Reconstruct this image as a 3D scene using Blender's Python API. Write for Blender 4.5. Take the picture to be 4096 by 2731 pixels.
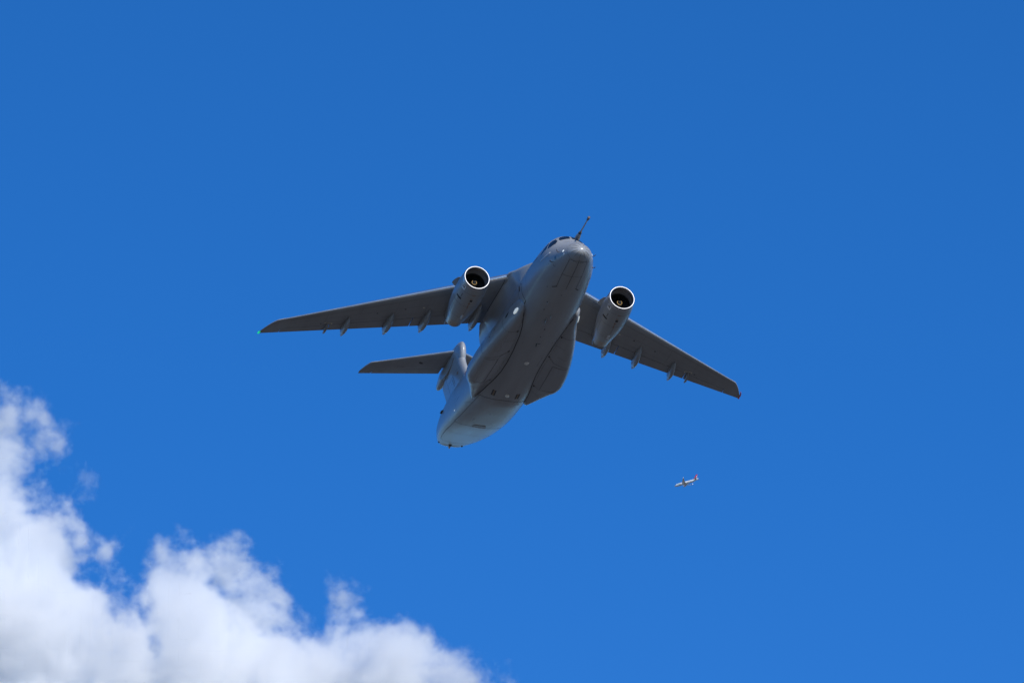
import bpy, bmesh, math, random
from mathutils import Vector, Matrix
from mathutils.bvhtree import BVHTree
from math import sin, cos, pi, sqrt, radians, atan2

for o in list(bpy.data.objects):
    bpy.data.objects.remove(o)
SC = bpy.context.scene
COL = SC.collection
random.seed(7)

# ------------------------------------------------------------------ camera
ELEV = radians(30.5)
cam_data = bpy.data.cameras.new('camera')
cam = bpy.data.objects.new('camera', cam_data)
COL.objects.link(cam)
cam.location = (0, 0, 1.7)
cam.rotation_euler = (pi / 2 + ELEV, 0, 0)
cam_data.sensor_width = 36
cam_data.lens = 300
cam_data.clip_start = 1
cam_data.clip_end = 60000
SC.camera = cam

# ------------------------------------------------------------------ sun and sky
SUN_DIR = Vector((.466, -.722, .512)).normalized()          # towards the sun: behind the camera, up on the right
SUN_EL = math.asin(SUN_DIR.z)
SUN_AZ = atan2(SUN_DIR.x, SUN_DIR.y)                         # clockwise from +Y
world = bpy.data.worlds.new('World')
SC.world = world
world.use_nodes = True
wn, wl = world.node_tree.nodes, world.node_tree.links
sky = wn.new('ShaderNodeTexSky')
sky.sky_type = 'NISHITA'
sky.sun_disc = False
sky.sun_elevation = SUN_EL
sky.sun_rotation = SUN_AZ
sky.altitude = 300
sky.air_density = 1.0
sky.dust_density = 0.3
sky.ozone_density = 5.0
tint = wn.new('ShaderNodeMix')
tint.data_type = 'RGBA'
tint.blend_type = 'MULTIPLY'
tint.inputs['B'].default_value = (.155, .64, 1.10, 1)                # depth of the blue
bg = wn['Background']
bg.inputs['Strength'].default_value = 0.15
tco = wn.new('ShaderNodeTexCoord')                            # deep blue high up, paler towards the horizon
sep = wn.new('ShaderNodeSeparateXYZ')
ramp = wn.new('ShaderNodeMapRange')
ramp.inputs['From Min'].default_value = -0.45
ramp.inputs['From Max'].default_value = 0.50
wl.new(tco.outputs['Generated'], sep.inputs['Vector'])
wl.new(sep.outputs['Z'], ramp.inputs['Value'])
wl.new(ramp.outputs['Result'], tint.inputs['Factor'])
wl.new(sky.outputs['Color'], tint.inputs['A'])
deep = wn.new('ShaderNodeMapRange')                          # darker towards the zenith
deep.inputs['From Min'].default_value = 0.40
deep.inputs['From Max'].default_value = 0.90
deep.inputs['To Min'].default_value = 1.08
deep.inputs['To Max'].default_value = 0.36
dark = wn.new('ShaderNodeVectorMath')
dark.operation = 'SCALE'
wl.new(sep.outputs['Z'], deep.inputs['Value'])
wl.new(tint.outputs['Result'], dark.inputs[0])
wl.new(deep.outputs['Result'], dark.inputs['Scale'])
low = wn.new('ShaderNodeMapRange')                           # horizon sky dimmed by hand to cut its light on the tail underside
low.inputs['From Min'].default_value = -0.05
low.inputs['From Max'].default_value = 0.38
low.inputs['To Min'].default_value = 0.62
low.inputs['To Max'].default_value = 1.0
dim = wn.new('ShaderNodeVectorMath')
dim.operation = 'SCALE'
wl.new(sep.outputs['Z'], low.inputs['Value'])
wl.new(dark.outputs[0], dim.inputs[0])
wl.new(low.outputs['Result'], dim.inputs['Scale'])
wl.new(dim.outputs[0], bg.inputs['Color'])

sun_data = bpy.data.lights.new('sun', 'SUN')
sun_data.energy = 3.4
sun_data.angle = radians(0.53)
sun_data.color = (1.0, .945, .85)
sun = bpy.data.objects.new('sun', sun_data)
COL.objects.link(sun)
sun.location = (0, 0, 900)
sun.rotation_euler = SUN_DIR.to_track_quat('Z', 'Y').to_euler()

SC.view_settings.view_transform = 'Standard'
SC.view_settings.look = 'None'
SC.view_settings.exposure = 0.25
SC.view_settings.gamma = 1.0
SC.cycles.volume_bounces = 16
SC.cycles.max_bounces = 24
SC.cycles.volume_step_rate = 2.0
SC.cycles.volume_max_steps = 512
SC.cycles.use_adaptive_sampling = True
SC.cycles.adaptive_threshold = 0.025
SC.cycles.use_denoising = True


# ------------------------------------------------------------------ materials
def mat(name, color, rough=.5, metal=0.0, spec=.5, var=0.0, vscale=1.5, bump=0.0, coat=0.0, grime=None):
    m = bpy.data.materials.new(name)
    m.use_nodes = True
    n, l = m.node_tree.nodes, m.node_tree.links
    b = n['Principled BSDF']
    b.inputs['Base Color'].default_value = (*color, 1)
    b.inputs['Roughness'].default_value = rough
    b.inputs['Metallic'].default_value = metal
    b.inputs['Specular IOR Level'].default_value = spec
    b.inputs['Coat Weight'].default_value = coat
    if var > 0:
        tc = n.new('ShaderNodeTexCoord')
        mp = n.new('ShaderNodeMapping')
        mp.inputs['Scale'].default_value = (.16, 1, 1)      # weathering drawn out along the airflow
        nz = n.new('ShaderNodeTexNoise')
        nz.inputs['Scale'].default_value = vscale
        nz.inputs['Detail'].default_value = 6
        nz.inputs['Roughness'].default_value = .6
        r = n.new('ShaderNodeMapRange')
        r.inputs['From Min'].default_value = .3
        r.inputs['From Max'].default_value = .7
        r.inputs['To Min'].default_value = 1 - var
        r.inputs['To Max'].default_value = 1 + var
        mx = n.new('ShaderNodeMix')
        mx.data_type = 'RGBA'
        mx.blend_type = 'MULTIPLY'
        mx.inputs['Factor'].default_value = 1
        mx.inputs['A'].default_value = (*color, 1)
        l.new(tc.outputs['Object'], mp.inputs['Vector'])
        l.new(mp.outputs['Vector'], nz.inputs['Vector'])
        l.new(nz.outputs['Fac'], r.inputs['Value'])
        l.new(r.outputs['Result'], mx.inputs['B'])
        l.new(mx.outputs['Result'], b.inputs['Base Color'])
        rr = n.new('ShaderNodeMapRange')
        rr.inputs['To Min'].default_value = rough - .08
        rr.inputs['To Max'].default_value = rough + .08
        l.new(nz.outputs['Fac'], rr.inputs['Value'])
        l.new(rr.outputs['Result'], b.inputs['Roughness'])
        if bump > 0:
            n2 = n.new('ShaderNodeTexNoise')
            n2.inputs['Scale'].default_value = 1.1
            n2.inputs['Detail'].default_value = 2
            bp = n.new('ShaderNodeBump')
            bp.inputs['Strength'].default_value = bump
            bp.inputs['Distance'].default_value = .02
            l.new(tc.outputs['Object'], n2.inputs['Vector'])
            l.new(n2.outputs['Fac'], bp.inputs['Height'])
            l.new(bp.outputs['Normal'], b.inputs['Normal'])
    return m


def glow(name, color, strength):
    m = bpy.data.materials.new(name)
    m.use_nodes = True
    b = m.node_tree.nodes['Principled BSDF']
    b.inputs['Base Color'].default_value = (*color, 1)
    b.inputs['Emission Color'].default_value = (*color, 1)
    b.inputs['Emission Strength'].default_value = strength
    return m


M = dict(
    paint=mat('grey_paint', (.29, .298, .31), .30, var=.10, bump=.15),
    paint_dark=mat('grey_paint_wing', (.26, .262, .266), .40, var=.11, vscale=1.0),
    radome=mat('radome_paint', (.31, .32, .335), .40, var=.03),
    edge=mat('bare_leading_edge', (.72, .73, .74), .34, metal=.9, var=.05),
    lip=mat('polished_aluminium', (.44, .44, .45), .46, metal=1.0),
    cowl=mat('cowl_paint', (.29, .30, .31), .30, var=.05),
    nozzle=mat('heat_stained_metal', (.42, .36, .31), .38, metal=.8, var=.18, vscale=2.5),
    duct=mat('acoustic_liner', (.22, .21, .21), .5),
    dark=mat('dark_void', (.012, .013, .015), .7),
    blade=mat('titanium_blade', (.02, .02, .022), .55, metal=.3),
    gold=mat('spinner_mark', (.36, .21, .05), .55),
    glass=mat('cockpit_glass', (.012, .022, .04), .06, spec=.8, coat=.4),
    seam=mat('panel_gap', (.09, .092, .097), .7),
    seam_soft=mat('panel_joint', (.16, .165, .17), .6),
    groove=mat('rubber_seal', (.05, .05, .054), .8),
    lens=glow('lamp_lens', (.80, .86, .84), .35),
    white=mat('off_white_plastic', (.72, .71, .66), .4),
    placard=mat('white_placard', (.70, .70, .70), .5),
    mark=mat('dark_marking', (.05, .05, .055), .6),
    teal=mat('dark_teal_lettering', (.03, .07, .085), .6),
    rust=mat('orange_stain', (.24, .15, .11), .6),
    probe=mat('probe_grey', (.22, .22, .23), .4, var=.05),
    probe_tip=mat('probe_nozzle', (.08, .055, .055), .5),
    bright=mat('light_grey_paint', (.50, .52, .54), .45),
    green=glow('green_lamp', (.01, .62, .22), .75),
    red=glow('red_lamp', (.28, .03, .04), .06),
    cream=mat('cream_marking', (.62, .58, .46), .5),
    bronze=mat('bronze_tape', (.22, .15, .09), .5),
    vest=mat('green_vest', (.03, .55, .20), .7),
)


# ------------------------------------------------------------------ mesh helpers
def link(name, me, m, parent=None):
    o = bpy.data.objects.new(name, me)
    COL.objects.link(o)
    if m is not None:
        me.materials.append(m)
    if parent is not None:
        o.parent = parent
    return o


def mesh(name, V, F, m, parent=None, sharp=35):
    me = bpy.data.meshes.new(name)
    me.from_pydata([tuple(p) for p in V], [], F)
    bm = bmesh.new()
    bm.from_mesh(me)
    bmesh.ops.remove_doubles(bm, verts=bm.verts, dist=1e-5)
    bmesh.ops.recalc_face_normals(bm, faces=bm.faces)
    bm.to_mesh(me)
    bm.free()
    me.shade_smooth()
    if sharp:
        me.set_sharp_from_angle(angle=radians(sharp))
    return link(name, me, m, parent)


def loft(rings, cap0=True, cap1=True, closed=True):
    n = len(rings[0])
    V = [p for r in rings for p in r]
    F = []
    for i in range(len(rings) - 1):
        for j in range(n if closed else n - 1):
            k = (j + 1) % n
            F.append((i * n + j, i * n + k, (i + 1) * n + k, (i + 1) * n + j))
    if cap0:
        F.append(tuple(range(n - 1, -1, -1)))
    if cap1:
        b = (len(rings) - 1) * n
        F.append(tuple(range(b, b + n)))
    return V, F


def pchip(xs, ys):
    n = len(xs)
    h = [xs[i + 1] - xs[i] for i in range(n - 1)]
    d = [(ys[i + 1] - ys[i]) / h[i] for i in range(n - 1)]
    m = [0.0] * n
    m[0], m[-1] = d[0], d[-1]
    for i in range(1, n - 1):
        if d[i - 1] * d[i] > 0:
            w1, w2 = 2 * h[i] + h[i - 1], h[i] + 2 * h[i - 1]
            m[i] = (w1 + w2) / (w1 / d[i - 1] + w2 / d[i])

    def f(x):
        if x <= xs[0]:
            return ys[0]
        if x >= xs[-1]:
            return ys[-1]
        i = 0
        while x > xs[i + 1]:
            i += 1
        t = (x - xs[i]) / h[i]
        return ((1 + 2 * t) * (1 - t) ** 2 * ys[i] + t * (1 - t) ** 2 * h[i] * m[i]
                + t * t * (3 - 2 * t) * ys[i + 1] + t * t * (t - 1) * h[i] * m[i + 1])
    return f


def tube(path, radii, seg=10):
    """Rings round a polyline."""
    rings = []
    for i, p in enumerate(path):
        p = Vector(p)
        a = Vector(path[max(0, i - 1)])
        b = Vector(path[min(len(path) - 1, i + 1)])
        t = (b - a).normalized()
        u = t.orthogonal().normalized()
        w = t.cross(u)
        rings.append([p + (u * cos(2 * pi * k / seg) + w * sin(2 * pi * k / seg)) * radii[i] for k in range(seg)])
    return loft(rings)


def lathe_x(prof, cx=0, cy=0, cz=0, seg=64, axis=lambda x: (0, 0)):
    """Rings round an axis along x; prof = [(x, r)]."""
    rings = []
    for x, r in prof:
        dy, dz = axis(x)
        rings.append([(cx + x, cy + dy + r * cos(2 * pi * k / seg), cz + dz + r * sin(2 * pi * k / seg)) for k in range(seg)])
    return rings


def bvh_of(*objs):
    V, F = [], []
    for o in objs:
        b = len(V)
        V += [v.co.copy() for v in o.data.vertices]
        F += [tuple(b + i for i in p.vertices) for p in o.data.polygons]
    return BVHTree.FromPolygons(V, F)


def cast(bvh, p, d):
    """p lies on the drawing plane; the ray runs along d from 30 m before it."""
    d = Vector(d).normalized()
    loc, nor, _, _ = bvh.ray_cast(Vector(p) - d * 30, d)
    if loc is None:
        return None
    return loc, (nor if nor.dot(d) < 0 else -nor)


UPW, PORTW, STBDW, AFTW = (0, 0, 1), (0, -1, 0), (0, 1, 0), (1, 0, 0)


def densify(pts, step):
    out = []
    for a, b in zip(pts, pts[1:]):
        a, b = Vector(a), Vector(b)
        n = max(1, int((b - a).length / step))
        out += [a + (b - a) * k / n for k in range(n)]
    out.append(Vector(pts[-1]))
    return out


def strip_data(bvh, pts, d, width=.035, off=.006, step=.12):
    """A narrow ribbon lying on the skin along a polyline seen along d."""
    V, F = [], []
    P = []
    for p in densify(pts, step):
        h = cast(bvh, p, d)
        if h is None:
            if len(P) > 1:
                _ribbon(P, V, F, width, off)
            P = []
            continue
        P.append(h)
    if len(P) > 1:
        _ribbon(P, V, F, width, off)
    return V, F


def _ribbon(P, V, F, width, off):
    b = len(V)
    for i, (p, n) in enumerate(P):
        t = P[min(i + 1, len(P) - 1)][0] - P[max(i - 1, 0)][0]
        s = n.cross(t).normalized() * width / 2
        V += [p + n * off + s, p + n * off - s]
    for i in range(len(P) - 1):
        F.append((b + 2 * i, b + 2 * i + 1, b + 2 * i + 3, b + 2 * i + 2))


def strips(name, bvh, lines, m, parent, width=.035, off=.006):
    """Several joint lines of one skin: one part."""
    V, F = [], []
    for pts, d in lines:
        v, f = strip_data(bvh, pts, d, width, off)
        b = len(V)
        V += v
        F += [tuple(b + i for i in q) for q in f]
    return mesh(name, V, F, m, parent, sharp=0)


def patch(name, bvh, quad, d, m, parent, off=.008, n=8, rim=.02):
    """A panel following the skin inside a four-cornered outline seen along d, with a thin rim folded down to the skin."""
    a, b, c, e = (Vector(p) for p in quad)
    V, F, N = [], [], []
    for i in range(n + 1):
        for j in range(n + 1):
            u, w = i / n, j / n
            p = (a * (1 - u) + b * u) * (1 - w) + (e * (1 - u) + c * u) * w
            h = cast(bvh, p, d)
            if h is None:
                h = (p, -Vector(d))
            V.append(h[0] + h[1] * off)
            N.append(h[1])
    k = n + 1
    for i in range(n):
        for j in range(n):
            F.append((i * k + j, i * k + j + 1, (i + 1) * k + j + 1, (i + 1) * k + j))
    ring = [i * k for i in range(n)] + [n * k + j for j in range(n)] + [i * k + n for i in range(n, 0, -1)] + [j for j in range(n, 0, -1)]
    base = len(V)
    for r in ring:
        V.append(V[r] - N[r] * (off + rim))
    L = len(ring)
    for i in range(L):
        F.append((ring[i], ring[(i + 1) % L], base + (i + 1) % L, base + i))
    return mesh(name, V, F, m, parent, sharp=40)


def blob(name, bvh, p, d, size, m, parent, seg=12, squash=.5, axis=(1, 0, 0)):
    """A small oval dome seated on the skin (aerial, lens, light)."""
    h = cast(bvh, p, d)
    if h is None:
        return None
    c, nrm = h
    t = (Vector(axis) - nrm * Vector(axis).dot(nrm)).normalized()
    s = nrm.cross(t)
    V, F = [], []
    rows = 5
    for i in range(rows):
        a = i / (rows - 1) * pi / 2
        for k in range(seg):
            ph = 2 * pi * k / seg
            V.append(c + t * size[0] * cos(a) * cos(ph) + s * size[1] * cos(a) * sin(ph) + nrm * (sin(a) * squash * min(size) - .01))
    for i in range(rows - 1):
        for k in range(seg):
            F.append((i * seg + k, i * seg + (k + 1) % seg, (i + 1) * seg + (k + 1) % seg, (i + 1) * seg + k))
    return mesh(name, V, F, m, parent, sharp=0)


def blade(name, bvh, p, d, length, height, m, parent, rake=.5, thick=.03):
    """A blade aerial standing on the skin."""
    h = cast(bvh, p, d)
    if h is None:
        return None
    c, nrm = h
    t = (Vector((1, 0, 0)) - nrm * nrm.x).normalized()
    s = nrm.cross(t) * thick / 2
    c = c - nrm * .02
    q = [c - t * length / 2, c + t * length / 2, c + t * (length / 2 + rake * height) + nrm * height, c + t * (rake * height - length * .1) + nrm * height]
    V = [p + s for p in q] + [p - s for p in q]
    F = [(0, 1, 2, 3), (7, 6, 5, 4)] + [(i, (i + 1) % 4, 4 + (i + 1) % 4, 4 + i) for i in range(4)]
    return mesh(name, V, F, m, parent, sharp=30)


def lettering(name, text, place, size, m, parent, bvh, d, off=.008, squeeze=1.0):
    """Text laid on the skin: place(u, v) gives the point on the drawing plane for text coordinates u, v."""
    cu = bpy.data.curves.new(name, 'FONT')
    cu.body = text
    cu.size = size
    cu.space_character = 1.1
    tmp = bpy.data.objects.new(name + '_outline', cu)
    COL.objects.link(tmp)
    bpy.context.view_layer.update()
    dg = bpy.context.evaluated_depsgraph_get()
    me0 = bpy.data.meshes.new_from_object(tmp.evaluated_get(dg))
    bmt = bmesh.new()
    bmt.from_mesh(me0)
    bmesh.ops.triangulate(bmt, faces=bmt.faces)
    for _ in range(3):
        bmesh.ops.subdivide_edges(bmt, edges=[e for e in bmt.edges if e.calc_length() > size * .12], cuts=1)
        bmesh.ops.triangulate(bmt, faces=bmt.faces)
    bmt.verts.index_update()
    V = [v.co.copy() for v in bmt.verts]
    F = [tuple(v.index for v in f.verts) for f in bmt.faces]
    bmt.free()
    bpy.data.objects.remove(tmp)
    bpy.data.curves.remove(cu)
    W = []
    for q in V:
        p = place(q.x, q.y)
        h = cast(bvh, p, d)
        if h is None:
            h = (Vector(p), -Vector(d))
        W.append(h[0] + h[1] * off)
    return mesh(name, W, F, m, parent, sharp=0)


def thing(name, label, cat, group=None):
    o = bpy.data.objects.new(name, None)
    o.empty_display_size = 2
    COL.objects.link(o)
    o['label'] = label
    o['category'] = cat
    if group:
        o['group'] = group
    return o


# ================================================================== the ground below
def build_ground():
    V, F = [], []
    R = [0, 200, 800, 3000, 12000, 40000]
    seg = 48
    V.append((0, 0, 0))
    for r in R[1:]:
        V += [(r * cos(2 * pi * k / seg), r * sin(2 * pi * k / seg), 0) for k in range(seg)]
    for k in range(seg):
        F.append((0, 1 + k, 1 + (k + 1) % seg))
    for i in range(len(R) - 2):
        a, b = 1 + i * seg, 1 + (i + 1) * seg
        for k in range(seg):
            F.append((a + k, b + k, b + (k + 1) % seg, a + (k + 1) % seg))
    g = mat('airfield_ground', (.104, .096, .086), .9, var=.35, vscale=.02)
    o = mesh('ground', V, F, g, None, sharp=0)
    o['kind'] = 'structure'
    return o


build_ground()


# ================================================================== the grey transport aircraft
# body axes: x aft from the nose, y to starboard, z up; metres
plane = thing('transport_aircraft', 'large grey twin-jet military transport aircraft with T-tail seen from below', 'aircraft')
RB = Matrix(((-.283, -.959, -.016), (.493, -.131, -.860), (.823, -.251, .510)))       # body axes in right/down/forward
TB = Vector((.504, .491, 593.1))


def frame_to_world(v):
    """right/down/forward of the viewing direction -> world axes"""
    return Vector((v[0], v[2] * cos(ELEV) + v[1] * sin(ELEV), v[2] * sin(ELEV) - v[1] * cos(ELEV)))


def attitude(rows, shift):
    ax = [frame_to_world((rows[0][i], rows[1][i], rows[2][i])) for i in range(3)]
    x = ax[0].normalized()
    y = (ax[1] - x * ax[1].dot(x)).normalized()
    z = x.cross(y)
    R = Matrix((x, y, z)).transposed()
    loc = frame_to_world(shift) + Vector((0, 0, 1.7))
    return R, loc


R3, L3 = attitude(RB, TB + RB @ Vector((-15, 0, 0)))
plane.matrix_world = Matrix.Translation(L3) @ R3.to_4x4()

# ---- fuselage
FT = [  # x, half width, top, widest, bottom, lower exponent
    (0, 0, -.70, -.70, -.70, 2.0),
    (.08, .33, -.40, -.70, -.96, 2.0),
    (.4, .70, -.06, -.65, -1.16, 2.0),
    (1, 1.03, .34, -.55, -1.32, 2.0),
    (1.6, 1.25, .76, -.40, -1.41, 2.0),
    (2.2, 1.46, 1.28, -.22, -1.48, 2.05),
    (2.8, 1.65, 1.91, -.09, -1.55, 2.1),
    (3.5, 1.82, 2.25, .0, -1.63, 2.1),
    (4.5, 1.95, 2.36, .05, -1.74, 2.15),
    (6, 2.09, 2.36, .06, -1.87, 2.25),
    (7.5, 2.16, 2.34, .05, -1.96, 2.35),
    (10, 2.18, 2.28, .05, -2.04, 2.5),
    (18, 2.18, 2.28, .05, -2.07, 2.5),
    (19.3, 2.18, 2.28, .07, -2.00, 2.5),
    (21, 2.18, 2.34, .18, -1.68, 2.7),
    (23, 2.18, 2.44, .40, -1.20, 3.0),
    (25, 2.14, 2.54, .75, -.68, 3.2),
    (27.5, 2.0, 2.62, 1.14, .12, 3.3),
    (30, 1.64, 2.66, 1.62, .98, 3.3),
    (31, 1.38, 2.70, 1.88, 1.32, 3.3),
    (31.7, 1.15, 2.70, 2.06, 1.55, 3.2),
    (32.1, .98, 2.66, 2.14, 1.66, 3.0),
    (32.3, .80, 2.58, 2.17, 1.76, 2.6),
    (32.42, .58, 2.45, 2.19, 1.90, 2.3),
    (32.45, .25, 2.35, 2.21, 2.08, 2.0),
]
_t = [sqrt(r[0]) for r in FT]
fW, fT, fM, fB, fE = (pchip(_t, [r[i] for r in FT]) for i in range(1, 6))
NSEG = 128


def fus_ring(x):
    t = sqrt(x)
    w, zt, zm, zb, e = fW(t), fT(t), fM(t), fB(t), fE(t)
    out = []
    for k in range(NSEG):
        a = 2 * pi * k / NSEG
        c, s = cos(a), sin(a)
        if s >= 0:
            u = 2 / (2 + .8 * max(0, min(1, (x - 15.5) / 5)))
            out.append((x, w * math.copysign(abs(c) ** u, c), zm + (zt - zm) * s ** u))
        else:
            out.append((x, w * math.copysign(abs(c) ** (2 / e), c), zm - (zm - zb) * abs(s) ** (2 / e)))
    return out


xs = [(i / 40) ** 2 * 4 for i in range(1, 41)] + [4 + .25 * i for i in range(1, 108)] + [31 + .1 * i for i in range(0, 15)] + [32.45]
xs = sorted(set(round(x, 4) for x in xs))
rings = [fus_ring(x) for x in xs]
V, F = loft([[(0, 0, -.70)] * NSEG] + rings, cap0=False)
fuselage = mesh('fuselage', V, F, M['paint'], plane, sharp=50)
BF = bvh_of(fuselage)
fuselage_skin = fuselage

# ---- wings
def wing_le(y):
    return 17.51 - .536 * (16.59 - y), 1.23 + .0938 * (16.59 - y)


def wing_te(y):
    return 19.64 - .2818 * (17.53 - y), 1.23 + .0470 * (17.53 - y)


TIP0, TIP1 = 16.59, 17.53


def wing_chord(y):
    xl, zl = wing_le(y)
    xt, zt = wing_te(y)
    if y > TIP0:                                    # raked tip
        q = (y - TIP0) / (TIP1 - TIP0)
        x0, z0 = wing_le(TIP0)
        xl = x0 + (19.40 - x0) * (q ** 1.5 * .72 + q * .28)
        zl = z0
    return xl, zl, xt, zt


def section(c, th, cam=.018):
    """upper and lower height of the aerofoil at chord fraction c, in chords"""
    t = 5 * th * (.37 * sqrt(c) - .225 * c - .3316 * c * c + .2843 * c ** 3 - .0957 * c ** 4)
    k = cam * 4 * c * (1 - c)
    return k + t, k - t


def wing_surf(y, c):
    xl, zl, xt, zt = wing_chord(y)
    ch = xt - xl
    th = .135 - .035 * (y - 2) / 15.5
    u, lo = section(c, th)
    return xl + ch * c, zl + (zt - zl) * c, ch * u, ch * lo


def aero_ring(y, c0, c1, side, surf, n=26, flip=False):
    cs = [c0 + (c1 - c0) * (1 - cos(pi * i / n)) / 2 for i in range(n + 1)]
    up, lo = [], []
    for c in cs:
        x, z, u, l = surf(y, c)
        up.append((x, side * y, z + u))
        lo.append((x, side * y, z + l))
    return up + lo[::-1][(1 if c1 >= 1 else 0):(len(lo) - 1 if c0 <= 0 else len(lo))]


def aero_part(name, ys, c0, c1, side, surf, m, parent, n=26):
    fc0 = c0 if callable(c0) else (lambda y: c0)
    fc1 = c1 if callable(c1) else (lambda y: c1)
    rings = [aero_ring(y, fc0(y), fc1(y), side, surf, n) for y in ys]
    V, F = loft(rings)
    return mesh(name, V, F, m, parent, sharp=30)


def lin(a, b, n):
    return [a + (b - a) * i / n for i in range(n + 1)]


def canoe(name, tip, tail, depth, width, side, parent):
    """Flap track fairing: pointed at the front, blunt at the back, hung under the wing."""
    x0, y0, z0 = tip
    x1, y1, z1 = tail
    fw = pchip([0, .08, .3, .6, .85, 1], [.04, .35, .8, 1, .95, .78])
    fd = pchip([0, .08, .3, .6, .85, 1], [.03, .30, .75, 1, .9, .62])
    rings = []
    for i in range(25):
        q = i / 24
        x, y, z = x0 + (x1 - x0) * q, y0 + (y1 - y0) * q, z0 + (z1 - z0) * q
        w, dp = width * fw(q), depth * fd(q)
        rings.append([(x, side * (y + w * cos(a)), z - dp * .25 + dp * .75 * sin(a) if sin(a) < 0 else z - dp * .25 + (dp * .35 + .12) * sin(a)) for a in [2 * pi * k / 24 for k in range(24)]])
    V, F = loft(rings)
    o = mesh(name, V, F, M['paint'], parent)
    # flat tail blade behind it
    w = width * .42
    top, bot = z1 + .05, z1 - depth * .55
    q = [(x1 - .55, top + .08), (x1 + .40, top - .16), (x1 + .36, bot + .02), (x1 - .05, bot - .10), (x1 - .4, bot)]
    V = [(x, side * (y1 + s * w * .9 * (1 if x < x1 else .35)), z) for s in (-1, 1) for x, z in q]
    F = [(0, 1, 2, 3, 4), (9, 8, 7, 6, 5)] + [(i, (i + 1) % 5, 5 + (i + 1) % 5, 5 + i) for i in range(5)]
    mesh('fairing_tail', V, F, M['bright'], o, sharp=20)
    return o


# ---- wing to body fairing: a hollow fillet from the fuselage side out to the wing underside
FXS = [6.6, 7.2, 8, 9, 9.7, 11, 13, 15, 15.8, 16.6, 17.5, 18.8]
f_y = pchip(FXS, [.8, 1.3, 1.75, 2.12, 2.36, 2.5, 2.6, 2.62, 2.6, 2.4, 2.15, 1.6])
f_t = pchip(FXS, [2.28, 2.36, 2.50, 2.70, 2.84, 3.0, 2.98, 2.78, 2.66, 2.55, 2.46, 2.36])
f_e = pchip([6.6, 8, 9, 9.6, 15.9, 16.6, 17.5, 18.8], [2.05, 2.15, 2.32, 2.5, 1.98, 1.92, 1.85, 1.8])


def fillet_low(x):
    y = f_y(x)
    xl, zl, xt, zt = wing_chord(2.45)
    c = (x - xl) / (xt - xl)
    if c <= .02 or c >= .99:
        return f_e(x)
    w = min(1, (c - .02) / .1, (.99 - c) / .05)
    return f_e(x) * (1 - w) + (wing_surf(y, c)[1] + wing_surf(y, c)[3] - .03) * w


rings = []
for x in lin(6.6, 18.8, 60):
    y, zt, zl = f_y(x), f_t(x), fillet_low(x)
    drop = 1.5 * min(1, (x - 6.6) / 2.5, (18.8 - x) / 2.5)
    half = []
    p0, p1, p2 = Vector((y, zl)), Vector((min(2.12, y), zl - .05)), Vector((min(1.93, y), zl - .1 - drop))
    for k in range(12):
        t = k / 11
        half.append(p2 * (1 - t) ** 2 + p1 * 2 * t * (1 - t) + p0 * t * t)
    for k in range(1, 9):                              # over the top
        q = pi / 2 * k / 8
        half.append(Vector((y * cos(q) ** .7 if k < 8 else 0, zl + .04 + (zt - zl - .04) * sin(q) ** .6)))
    ring = half + [Vector((-p.x, p.y)) for p in half[-2::-1]]
    rings.append([(x, p.x, p.y) for p in ring])
V, F = loft(rings)
wing_fairing = mesh('wing_root_fairing', V, F, M['paint'], plane, sharp=60)

FLAPC = .725
wing_objs = []
for side, sname in ((1, 'stbd'), (-1, 'port')):
    ys = lin(1.2, 16.4, 38) + [16.59] + [TIP0 + (TIP1 - TIP0) * q for q in (.12, .25, .4, .55, .7, .82, .92, .97, 1)]
    ysm = [y for y in ys if y <= 16.2] + [16.2]
    w = aero_part('wing', ysm, .025, FLAPC, side, wing_surf, M['paint_dark'], plane)
    aero_part('leading_edge', ysm, 0, .0245, side, wing_surf, M['edge'], w, 12)
    wing_objs.append(w)
    aero_part('wing_tip', [16.2] + [y for y in ys if y > 16.2], 0, 1, side, wing_surf, M['paint_dark'], w)
    aero_part('flap', lin(2.4, 7.45, 12), FLAPC + .008, 1, side, wing_surf, M['paint_dark'], w)
    aero_part('flap', lin(7.50, 12.95, 12), FLAPC + .012, 1, side, wing_surf, M['paint_dark'], w)
    aero_part('aileron', lin(13.0, 16.17, 8), FLAPC + .016, 1, side, wing_surf, M['paint_dark'], w)
    for tip, tail in (((13.03, 3.26, 1.86), (16.08, 3.30, 1.76)), ((14.3, 6.55, 1.78), (17.06, 6.66, 1.67)),
                      ((15.2, 8.98, 1.66), (17.72, 9.07, 1.52)), ((16.25, 11.83, 1.50), (18.49, 11.9, 1.38))):
        k = 1.0 if tip[1] < 10 else .88
        x1 = tail[0] - .30
        canoe('flap_track_fairing', tip, (x1, tail[1], tail[2] + .12), .64 * k, .22 * k, side, w)
BW = bvh_of(*wing_objs)

# ---- engines
LIPX, ENGY, ENGZ = 7.55, 5.21, .61


def eaxis(side):
    return lambda x: (side * .02 * x, -.044 * x)


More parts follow.
